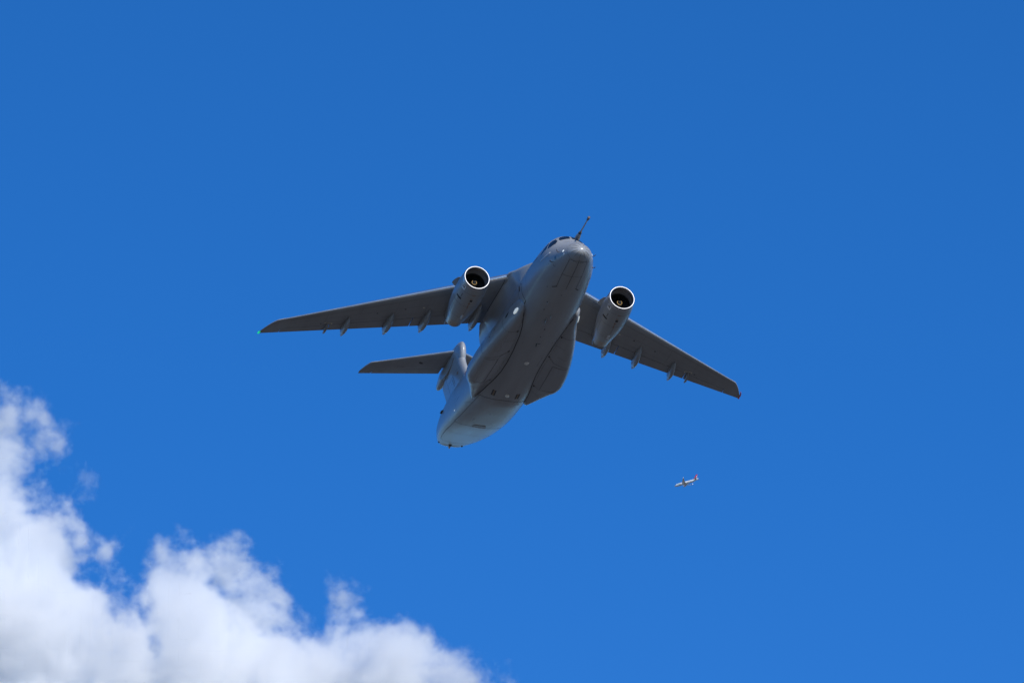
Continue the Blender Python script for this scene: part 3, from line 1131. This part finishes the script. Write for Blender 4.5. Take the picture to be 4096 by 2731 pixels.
# engines: plates, vents, stains (on the starboard face of each cowl)
for i, side in enumerate((1, -1)):
    eng = engines[i]
    be = bvh_of(eng)
    ax = eaxis(side)

    def rp(x, ang, side=side, ax=ax):
        dy, dz = ax(x - LIPX)
        return (x, side * ENGY + dy + 1.0 * cos(radians(ang)), ENGZ + dz + 1.0 * sin(radians(ang)))

    def rin(p, side=side, ax=ax):
        dy, dz = ax(p.x - LIPX)
        return Vector((0, side * ENGY + dy - p.y, ENGZ + dz - p.z)).normalized()

    pq = lambda x0, x1, a0, a1: [rp(x0, a0), rp(x0, a1), rp(x1, a1), rp(x1, a0)]
    pc = panel('number_plate', be, pq(7.90, 8.28, -44, -24), rin, M['placard'], eng, off=.008, cuts=3)
    g = [(.06, .22), (.02, .14), (.05, .05), (.14, .03), (.20, .10), (.17, .19), (.26, .05), (.28, .22)]
    V, F = [], []
    P = []
    for a, b in zip(g, g[1:]):
        for k in range(4):
            t = k / 4
            u, v = a[0] + (b[0] - a[0]) * t, a[1] + (b[1] - a[1]) * t
            p = Vector(rp(7.93 + v * .9, -27 - u * 42))
            h = cast(be, p, rin(p))
            if h:
                P.append(h)
    _ribbon(P, V, F, .05, .016)
    mesh('plate_number', V, F, M['mark'], pc, sharp=0)
    panel('cowl_slot', be, pq(9.12, 9.27, -50, -25), rin, M['dark'], eng, off=.008, cuts=4)
    panel('cowl_slot', be, pq(8.60, 9.0, -46, -43.5), rin, M['seam'], eng, off=.008, cuts=3)
    panel('cowl_vent', be, pq(8.88, 9.06, -94, -84), rin, M['dark'], eng, off=.010, cuts=3)
    for x0, x1, a0, a1 in ((8.28, 8.34, -96, -82), (8.72, 8.80, -92, -82), (9.20, 9.42, -90, -84), (9.5, 9.9, -89, -86)):
        panel('stain', be, pq(x0, x1, a0, a1), rin, M['rust'], eng, off=.006, cuts=3)
    V, F = tube([rp(10.85, -90)[:2] + (ENGZ - 1.02,), rp(11.0, -90)[:2] + (ENGZ - 1.10,), rp(11.35, -90)[:2] + (ENGZ - 1.07,), rp(11.4, -90)[:2] + (ENGZ - 1.0,)], [.06, .075, .075, .05], 10)
    mesh('drain_mast', V, F, M['bright'], eng)
    V, F = [], []
    for x, a0, a1, w in ((9.72, -175, -5, .02), (8.30, -178, -2, .016), (11.3, -178, -2, .016)):
        P = []
        for a in lin(a0, a1, 40):
            p = Vector(rp(x, a))
            h = cast(be, p, rin(p))
            if h:
                P.append(h)
        _ribbon(P, V, F, w, .005)
    for a in (-150, -90, -30):
        P = []
        for x in lin(9.74, 11.28, 12):
            p = Vector(rp(x, a))
            h = cast(be, p, rin(p))
            if h:
                P.append(h)
        _ribbon(P, V, F, .016, .005)
    mesh('cowl_joint', V, F, M['seam'], eng, sharp=0)

# wing underside: slat joint, access plates, hinge horns, marks and tip lamps
for i, side in enumerate((1, -1)):
    w = wing_objs[i]
    bw_ = bvh_of(w)
    wl_ = lambda ys, c: ([(wing_surf(y, c)[0], side * y, 0) for y in ys], UPW)
    strips('slat_joint', bw_, [wl_(lin(3.0, 15.8, 20), .13)], M['seam_soft'], w, .022)
    strips('skin_joint', bw_, [wl_(lin(3.0, 15.9, 20), .60), wl_(lin(3.0, 15.9, 20), .36)] + [([(wing_surf(y, c)[0], side * y, 0) for c in (.14, .6)], UPW) for y in (3.6, 6.9, 8.9, 11.2, 13.4)], M['seam_soft'], w, .014, .004)
    strips('fairing_seal', bw_, [([(x, side * (f_y(x) + .02), 0) for x in lin(9.9, 13.9, 20)], UPW)], M['groove'], w, .05, .01)
    for k in range(13):
        y = 3.9 + k * .95
        blob('access_plate', bw_, (wing_surf(y, .48)[0], side * y, 0), UPW, (.17, .10), M['paint_dark'], w, squash=.06, seg=16)
    for y, c in ((8.29, .40), (10.08, .42), (13.6, .62)):
        blob('fuel_drain', bw_, (wing_surf(y, c)[0], side * y, 0), UPW, (.07, .07), M['mark'], w, squash=.4)
    blob('fuel_filler', bw_, (wing_surf(7.1, .42)[0], side * 7.1, 0), UPW, (.10, .10), M['cream'], w, squash=.15)
    strips('hinge_mark', bw_, [([(17.30, side * 13.35, 0), (17.30, side * 12.85, 0), (17.52, side * 12.85, 0)], UPW), ([(17.30, side * 13.35, 0), (17.44, side * 13.35, 0)], UPW)], M['cream'], w, .07, .01)
    V, F = tube([(17.35, side * 13.12, 1.42), (17.75, side * 13.14, 1.24), (18.30, side * 13.16, 1.22), (18.62, side * 13.16, 1.28)], [.04, .10, .09, .03], 8)
    mesh('hinge_horn', V, F, M['paint_dark'], w)
    xt_, zt_ = wing_te(17.5)
    if side == -1:
        V, F = tube([(18.75, -17.40, 1.24), (19.0, -17.48, 1.24), (19.3, -17.53, 1.24), (19.5, -17.53, 1.24)], [.02, .05, .05, .02], 8)
        mesh('tip_lens', V, F, M['red'], w)
    V, F = tube([(xt_ - .32, side * 17.42, 1.25), (xt_ - .16, side * 17.50, 1.25), (xt_ + .02, side * 17.53, 1.25), (xt_ + .10, side * 17.53, 1.25)], [.03, .06, .065, .02], 10)
    mesh('navigation_lamp', V, F, M['green'] if side == 1 else M['red'], w)
# tailplane details
for side, t in ((1, bpy.data.objects['tailplane']), (-1, bpy.data.objects['tailplane.001'])):
    bt_ = bvh_of(t)
    blob('access_plate', bt_, (31.74, side * 2.27, 0), UPW, (.22, .30), M['mark'], t, squash=.05, seg=18)
    blob('access_plate', bt_, (32.2, side * 2.9, 0), UPW, (.08, .08), M['seam_soft'], t, squash=.1)
    strips('hinge_bracket', bt_, [([(32.80, side * 3.72, 0), (32.70, side * 3.72, 0), (32.62, side * 3.32, 0), (32.72, side * 3.32, 0)], UPW)], M['seam'], t, .04)
    # root seal plate
    V, F = [], []
    q = [(29.7, 7.55), (30.6, 7.98), (32.2, 8.05), (32.9, 8.0), (33.1, 7.7), (32.5, 7.35), (31.2, 7.15), (30.2, 7.25)]
    V = [(x, side * y, z) for y in (.30, .46) for x, z in q]
    n = len(q)
    F = [tuple(range(n)), tuple(range(2 * n - 1, n - 1, -1))] + [(k, (k + 1) % n, n + (k + 1) % n, n + k) for k in range(n)]
    mesh('root_seal', V, F, M['paint_dark'], t, sharp=30)
bfin = bvh_of(fin)
for d in (PORTW, STBDW):
    strips('rudder_actuator', bfin, [([(30.1, 0, 6.2), (29.6, 0, 5.4)], d), ([(30.3, 0, 6.1), (29.8, 0, 5.3)], d)], M['seam'], fin, .05)
    panel('fin_plate', bfin, [(28.75, 0, 5.95), (29.15, 0, 6.08), (29.1, 0, 5.82), (28.8, 0, 5.75)], d, M['rust'], fin, off=.01, cuts=2)
    strips('fin_joint', bfin, [([(27.2, 0, 4.6), (31.0, 0, 4.6)], d), ([(28.4, 0, 6.2), (31.8, 0, 6.4)], d)], M['seam_soft'], fin, .02)


# ---- the pilot behind the starboard windscreen
def limb_chain(name, joints, m, parent=None):
    """One continuous body: joints = {name: (position, radius, parent joint)}, grown with a skin and smoothed."""
    names = list(joints)
    me = bpy.data.meshes.new(name)
    me.from_pydata([joints[n][0] for n in names], [(names.index(joints[n][2]), names.index(n)) for n in names if joints[n][2]], [])
    o = link(name, me, m, parent)
    o.modifiers.new('skin', 'SKIN')
    sub = o.modifiers.new('smooth', 'SUBSURF')
    sub.levels = sub.render_levels = 2
    for n, v in zip(names, me.skin_vertices[0].data):
        r = joints[n][1]
        v.radius = r if isinstance(r, tuple) else (r, r)
        v.use_root = joints[n][2] is None
    return o


# axes here: x aft, y starboard, z up; the pilot faces forward
skin_m = mat('skin', (.42, .25, .18), .55)
pilot_joints = {
    'pelvis': ((3.30, .50, .62), (.15, .12), None), 'waist': ((3.31, .50, .80), (.14, .11), 'pelvis'), 'chest': ((3.30, .50, 1.05), (.17, .12), 'waist'),
    'neck0': ((3.29, .50, 1.24), .07, 'chest'), 'neck': ((3.28, .50, 1.31), .055, 'neck0'), 'skull': ((3.27, .50, 1.42), (.085, .10), 'neck'), 'crown': ((3.28, .50, 1.51), (.07, .08), 'skull'),
}
for q, s_ in (('a', 1), ('b', -1)):
    pilot_joints.update({
        'shoulder' + q: ((3.29, .50 + .17 * s_, 1.17), .065, 'chest'), 'elbow' + q: ((3.14, .50 + .25 * s_, .98), .045, 'shoulder' + q),
        'wrist' + q: ((2.92, .50 + .20 * s_, 1.06), .03, 'elbow' + q), 'hand' + q: ((2.85, .50 + .19 * s_, 1.07), .035, 'wrist' + q),
        'hip' + q: ((3.28, .50 + .1 * s_, .60), .09, 'pelvis'), 'knee' + q: ((2.85, .50 + .13 * s_, .66), .065, 'hip' + q), 'ankle' + q: ((2.75, .50 + .13 * s_, .26), .045, 'knee' + q)})
LIFT = Vector((-.28, -.06, .28))
pilot_joints = {k: (tuple(Vector(v[0]) + LIFT), v[1], v[2]) for k, v in pilot_joints.items()}
pilot = limb_chain('person', pilot_joints, skin_m)
pilot.matrix_world = plane.matrix_world
pilot['label'] = 'pilot in a bright green vest seated behind the windscreen of the grey transport'
pilot['category'] = 'person'
vest_joints = {k: (v[0], tuple(r + .015 for r in v[1]) if isinstance(v[1], tuple) else v[1] + .012, v[2]) for k, v in pilot_joints.items() if k in ('pelvis', 'waist', 'chest', 'neck0') or k.startswith(('shoulder', 'elbow', 'wrist'))}
limb_chain('green_vest', vest_joints, M['vest'], pilot)
hair_c = Vector(pilot_joints['crown'][0])
V, F = loft([[hair_c + Vector((.012 + .095 * cos(a) * sin(2 * pi * k / 16), .088 * cos(a) * cos(2 * pi * k / 16), .02 + .075 * sin(a))) for k in range(16)] for a in lin(-.5, 1.5, 8)])
mesh('hair', V, F, M['mark'], pilot)


# ================================================================== the airliner far behind
def build_airliner():
    t = thing('airliner', 'tiny white jet airliner with a red tail fin, far away below the grey transport', 'aircraft')
    white = mat('airliner_white', (.86, .86, .86), .35)
    grey = mat('airliner_hazed', (.84, .85, .86), .4)  # grey lifted to near white so the colour carries the distance haze
    red = mat('airliner_red', (.55, .02, .08), .4)
    green = mat('airliner_green', (.03, .42, .20), .4)
    lead = mat('airliner_dark', (.03, .04, .05), .3)
    R, loc = attitude(((.886, .41, -.2), (-.25, .27, -.94), (-.33, .88, .34)), Vector((232.3, 206.0, 12190)))
    t.matrix_world = Matrix.Translation(loc) @ R.to_4x4()
    fr = pchip([0, .5, 1.5, 3, 5, 7, 24, 28, 32, 35.5, 37.3, 37.57], [.02, .75, 1.25, 1.65, 1.9, 1.975, 1.975, 1.85, 1.35, .7, .3, .05])
    fz = pchip([0, 1.5, 4, 7, 24, 28, 32, 37.57], [-.55, -.38, -.08, 0, 0, .12, .55, 1.15])
    xs_ = [.0, .1, .3, .6, 1, 1.5, 2, 3, 4, 5, 6, 7] + lin(8, 37, 40) + [37.3, 37.5, 37.57]
    V, F = loft([[(x, fr(x) * cos(2 * pi * k / 32), fz(x) + fr(x) * 1.03 * sin(2 * pi * k / 32)) for k in range(32)] for x in xs_])
    body = mesh('fuselage', V, F, white, t)
    bb_ = bvh_of(body)
    for s_, d in ((1, PORTW), (-1, STBDW)):
        for k, (ch, m) in enumerate((('T', green), ('A', green), ('P', red))):
            x0 = 5.2 + k * 2.0
            pl = (lambda u, v, x0=x0: (x0 + u, 0, -.85 + v)) if s_ == -1 else (lambda u, v, k=k: (10.8 - k * 2.0 - u, 0, -.85 + v))
            lettering('fuselage_letter', ch, pl, 3.1, m, body, bb_, d, off=.05)
        panel('cockpit_window', bb_, [(1.6, 0, .55), (2.0, 0, .25), (3.2, 0, .55), (2.6, 0, .95)], d, lead, body, off=.04, cuts=3)
        panel('tail_band', bb_, [(29.6, 0, 1.9), (30.6, 0, 1.9), (31.6, 0, -.3), (30.7, 0, -.3)], d, green, body, off=.04, cuts=4)
        for k in range(2):
            panel('cabin_door', bb_, rrect(4.0 + 25.2 * k, 4.8 + 25.2 * k, -.6, 1.1, .12), d, grey, body, off=.03, cuts=2)
        V, F = strip_data(bb_, [(6.5, 0, .35), (29, 0, .35)], d, .10, .04, .4)
        mesh('cabin_windows', V, F, lead, body, sharp=0)

    def sw(y, c):
        xl = 11.9 + .53 * (y - 2)
        xt = 18.6 + (.06 * (y - 2) if y < 6.4 else .264 + .27 * (y - 6.4))
        z = -1.25 + .09 * (y - 2) + .0035 * (y - 2) ** 2
        u, lo = section(c, .12)
        return xl + (xt - xl) * c, z, (xt - xl) * u, (xt - xl) * lo

    def st_(y, c):
        xl = 31.2 + .62 * (y - .6)
        xt = 35.0 + .28 * (y - .6)
        u, lo = section(c, .09, 0)
        return xl + (xt - xl) * c, .95 + .09 * y, (xt - xl) * u, (xt - xl) * lo
    for s_ in (1, -1):
        w = aero_part('wing', lin(1.2, 16.9, 16), 0, 1, s_, sw, grey, t, 16)
        # upturned tip
        rings = []
        for k in range(8):
            q = k / 7
            y, z = 16.9 + .75 * sin(q * 1.35), sw(16.9, 0)[1] + 2.1 * q ** 1.5
            xl, ch = 19.8 + 1.6 * q ** 1.2, 1.6 - 1.1 * q
            rings.append([(xl + ch * (.5 + .5 * cos(a)), s_ * (y + ch * .05 * sin(a)), z - (ch * .02 * sin(a))) for a in [2 * pi * j / 12 for j in range(12)]])
        V, F = loft(rings)
        mesh('winglet', V, F, white, w)
        rr = lambda prof: loft(lathe_x(prof, cx=11.2, cy=s_ * 5.75, cz=-2.15, seg=28))
        V, F = rr([(4.2, .55), (3.4, .85), (2.0, 1.12), (.8, 1.15), (.2, 1.05), (0, .97), (.15, .88), (.9, .86), (.9, .05)])
        e = mesh('engine', V, F, white, t)
        V, F = rr([(.85, .86), (.86, .02)])
        mesh('fan', V, F, lead, e)
        V, F = rr([(5.0, .2), (4.1, .5), (4.1, .1)])
        mesh('exhaust_cone', V, F, grey, e)
        V, F = loft([[(x, s_ * 5.75 + wd * cos(a), (zt_ + zb_) / 2 + (zt_ - zb_) / 2 * sin(a)) for a in [2 * pi * j / 12 for j in range(12)]] for x, wd, zt_, zb_ in ((11.9, .05, -1.15, -1.3), (13, .2, -.95, -1.4), (15, .22, -.8, -1.5), (17.2, .04, -.9, -1.2))])
        mesh('engine_pylon', V, F, grey, e)
        aero_part('tailplane', lin(.4, 6.2, 8), 0, 1, s_, st_, grey, t, 12)

    def sf(z, c):
        xl = 29.9 + .80 * (z - 2) - (max(0, 3 - z)) ** 2 * .8
        xt = 34.9 + .34 * (z - 2)
        u, lo = section(c, .10, 0)
        return xl + (xt - xl) * c, 0, (xt - xl) * u, (xt - xl) * lo

    def fpart(name, z0, z1, c0, c1, m, parent):
        rings = [[(p[0], p[2], z) for p in aero_ring(0, c0, c1, 1, lambda y, c, z=z: sf(z, c), 12)] for z in lin(z0, z1, 8)]
        V, F = loft(rings)
        return mesh(name, V, F, m, parent)
    f = fpart('tail_fin', 1.4, 7.85, 0, .68, red, t)
    fpart('rudder', 5.55, 7.85, .69, 1, red, f)
    fpart('rudder', 1.9, 3.6, .69, 1, white, f)
    fpart('rudder', 3.62, 4.55, .69, 1, red, f)
    fpart('rudder', 4.57, 5.53, .69, 1, white, f)
    return t


build_airliner()


# ================================================================== clouds
CLOUD_D = 2000.0
PXM = 300 / 36 * 2352 / CLOUD_D                                   # photograph units per metre at that distance


def cloud_material():
    m = bpy.data.materials.new('cloud_droplets')
    m.use_nodes = True
    n, l = m.node_tree.nodes, m.node_tree.links
    n.clear()
    out = n.new('ShaderNodeOutputMaterial')
    v = n.new('ShaderNodeVolumePrincipled')
    v.inputs['Color'].default_value = (.9992, .9993, .9995, 1)
    v.inputs['Density'].default_value = 1.0
    v.inputs['Anisotropy'].default_value = .15
    l.new(v.outputs['Volume'], out.inputs['Volume'])
    m.cycles.volume_interpolation = 'LINEAR'
    return m


CLOUD_M = cloud_material()


def cloud(name, label, puffs, holes, lo, hi, voxel, amp, soft, dens, seed, power=1.5, lift=0.0):
    """A body of droplets: round puffs joined and frayed by turbulence, baked to a density grid."""
    vol = bpy.data.volumes.new(name)
    vol.materials.append(CLOUD_M)
    o = bpy.data.objects.new(name, vol)
    COL.objects.link(o)
    o['label'] = label
    o['category'] = 'cloud'
    ng = bpy.data.node_groups.new(name + '_density', 'GeometryNodeTree')
    ng.interface.new_socket('Geometry', in_out='OUTPUT', socket_type='NodeSocketGeometry')
    N, L = ng.nodes, ng.links

    def math_(op, a, b=None, c=None):
        q = N.new('ShaderNodeMath')
        q.operation = op
        for i, v in enumerate((a, b, c)):
            if v is None:
                continue
            if isinstance(v, (int, float)):
                q.inputs[i].default_value = v
            else:
                L.new(v, q.inputs[i])
        return q.outputs[0]

    pos = N.new('GeometryNodeInputPosition').outputs[0]

    def noise(scale, detail, rough, off, src=pos, dist=0.0):
        a = N.new('ShaderNodeVectorMath')
        a.operation = 'ADD'
        a.inputs[1].default_value = (off, off * 1.7 + seed, off * .3 - seed)
        L.new(src, a.inputs[0])
        t = N.new('ShaderNodeTexNoise')
        t.noise_dimensions = '3D'
        t.inputs['Scale'].default_value = scale
        t.inputs['Detail'].default_value = detail
        t.inputs['Roughness'].default_value = rough
        t.inputs['Distortion'].default_value = dist
        L.new(a.outputs[0], t.inputs['Vector'])
        return t

    # swirl the coordinates first
    wv = noise(.035, 2, .5, 11.3).outputs['Color']
    s1 = N.new('ShaderNodeVectorMath')
    s1.operation = 'SUBTRACT'
    L.new(wv, s1.inputs[0])
    s1.inputs[1].default_value = (.5, .5, .5)
    s2 = N.new('ShaderNodeVectorMath')
    s2.operation = 'SCALE'
    L.new(s1.outputs[0], s2.inputs[0])
    s2.inputs['Scale'].default_value = amp * .9
    s3 = N.new('ShaderNodeVectorMath')
    s3.operation = 'ADD'
    L.new(pos, s3.inputs[0])
    L.new(s2.outputs[0], s3.inputs[1])
    P = s3.outputs[0]

    def field(items):
        acc = None
        for (x, y, z, r) in items:
            d = N.new('ShaderNodeVectorMath')
            d.operation = 'DISTANCE'
            L.new(P, d.inputs[0])
            d.inputs[1].default_value = (x, y, z)
            f = math_('SUBTRACT', r, d.outputs['Value'])
            if acc is None:
                acc = f
            else:
                q = N.new('ShaderNodeMath')
                q.operation = 'SMOOTH_MAX'
                L.new(acc, q.inputs[0])
                L.new(f, q.inputs[1])
                q.inputs[2].default_value = 2.5
                acc = q.outputs[0]
        return acc

    f = field(puffs)
    if holes:
        f = math_('SUBTRACT', f, math_('MULTIPLY', math_('MAXIMUM', math_('ADD', field(holes), .8), 0.0), 3.0))
    n0 = noise(.028, 3, .5, 5.9).outputs['Fac']
    n1 = noise(.085, 11, .70, 3.1, P, .1).outputs['Fac']
    n2 = noise(.42, 7, .68, 7.7, P, .2).outputs['Fac']
    turb = math_('ADD', math_('MULTIPLY', math_('SUBTRACT', n1, .5), amp * 6.5), math_('MULTIPLY', math_('SUBTRACT', n2, .5), amp * 2.0))
    turb = math_('ADD', turb, math_('MULTIPLY', math_('SUBTRACT', n0, .5), amp * 3.0))
    g = math_('ADD', math_('ADD', f, turb), lift)
    g = math_('DIVIDE', g, soft)
    q = N.new('ShaderNodeClamp')
    L.new(g, q.inputs['Value'])
    g = math_('MULTIPLY', math_('POWER', q.outputs[0], power), dens)
    vc = N.new('GeometryNodeVolumeCube')
    L.new(g, vc.inputs['Density'])
    vc.inputs['Min'].default_value = lo
    vc.inputs['Max'].default_value = hi
    for k, ax in enumerate('XYZ'):
        vc.inputs['Resolution ' + ax].default_value = max(8, int((hi[k] - lo[k]) / voxel))
    sm = N.new('GeometryNodeSetMaterial')
    sm.inputs['Material'].default_value = CLOUD_M
    L.new(vc.outputs[0], sm.inputs['Geometry'])
    go = N.new('NodeGroupOutput')
    L.new(sm.outputs[0], go.inputs[0])
    md = o.modifiers.new('density', 'NODES')
    md.node_group = ng
    return o


def cloud_place(o, cx, cy):
    rows = Vector(((cx - 1176) / PXM, (cy - 784) / PXM, CLOUD_D))
    o.location = frame_to_world(rows) + Vector((0, 0, 1.7))
    o.rotation_euler = (pi / 2 + ELEV, 0, 0)


def puff_list(items, cx, cy, rng, zs=6.0):
    out = []
    for it in items:
        x, y, r = it[:3]
        z = it[3] if len(it) > 3 else rng.uniform(-zs, zs) + (.48 + .34 * max(0, min(1, (x - 40) / 300))) * (y - 1330) / PXM
        out.append(((x - cx) / PXM, -(y - cy) / PXM, z, r / PXM))
    return out


rng = random.Random(5)
CX, CY = 400, 1450
bank = [(5, 968, 60), (66, 955, 42), (86, 992, 34), (-20, 1050, 72), (-40, 1150, 120), (20, 1690, 150), (250, 1680, 150), (470, 1690, 150), (680, 1690, 140), (25, 1175, 60), (95, 1225, 55), (60, 1300, 120), (170, 1245, 48), (235, 1265, 40), (262, 1318, 24),
        (150, 1420, 120), (250, 1425, 48), (-60, 1420, 160), (90, 1520, 160), (300, 1525, 115), (374, 1266, 26), (400, 1292, 32), (440, 1298, 45), (510, 1316, 48), (560, 1335, 36), (420, 1380, 95), (530, 1400, 70),
        (480, 1510, 150), (600, 1440, 70), (650, 1420, 34), (660, 1530, 110), (735, 1510, 50), (800, 1376, 17), (814, 1408, 24), (835, 1450, 38), (880, 1500, 58), (800, 1550, 80), (960, 1545, 58), (1035, 1565, 42), (1095, 1592, 44), (930, 1600, 90)]
gaps = [(203, 1322, 38), (320, 1322, 27), (745, 1455, 22), (125, 1095, 30), (330, 1255, 26), (905, 1400, 25)]
c1 = cloud('cumulus_cloud', 'big white cumulus cloud with frayed edges filling the lower corner of the sky', puff_list(bank, CX, CY, rng), [(x, y, 0, r) for x, y, z, r in puff_list(gaps, CX, CY, rng)] + [(x, y, z_, r) for x, y, z, r in puff_list(gaps, CX, CY, rng) for z_ in (-9, 9, -18, 18, -27, 27)],
           (-64, -26, -40), (90, 68, 42), .32, 5.0, 4.8, .20, 3.0, 1.75, 2.2)
cloud_place(c1, CX, CY)
wisp = [(165, 1045, 20, 0), (160, 1075, 22, 1), (180, 1095, 22, -1), (195, 1110, 16, 0)]
c2 = cloud('cloud_wisp', 'thin faint wisp of cloud floating beside the white cumulus', puff_list(wisp, 175, 1080, rng), None, (-7, -8, -5), (7, 8, 5), .2, 3.2, 5.0, .22, 9.0, 1.3, 1.6)
cloud_place(c2, 175, 1080)
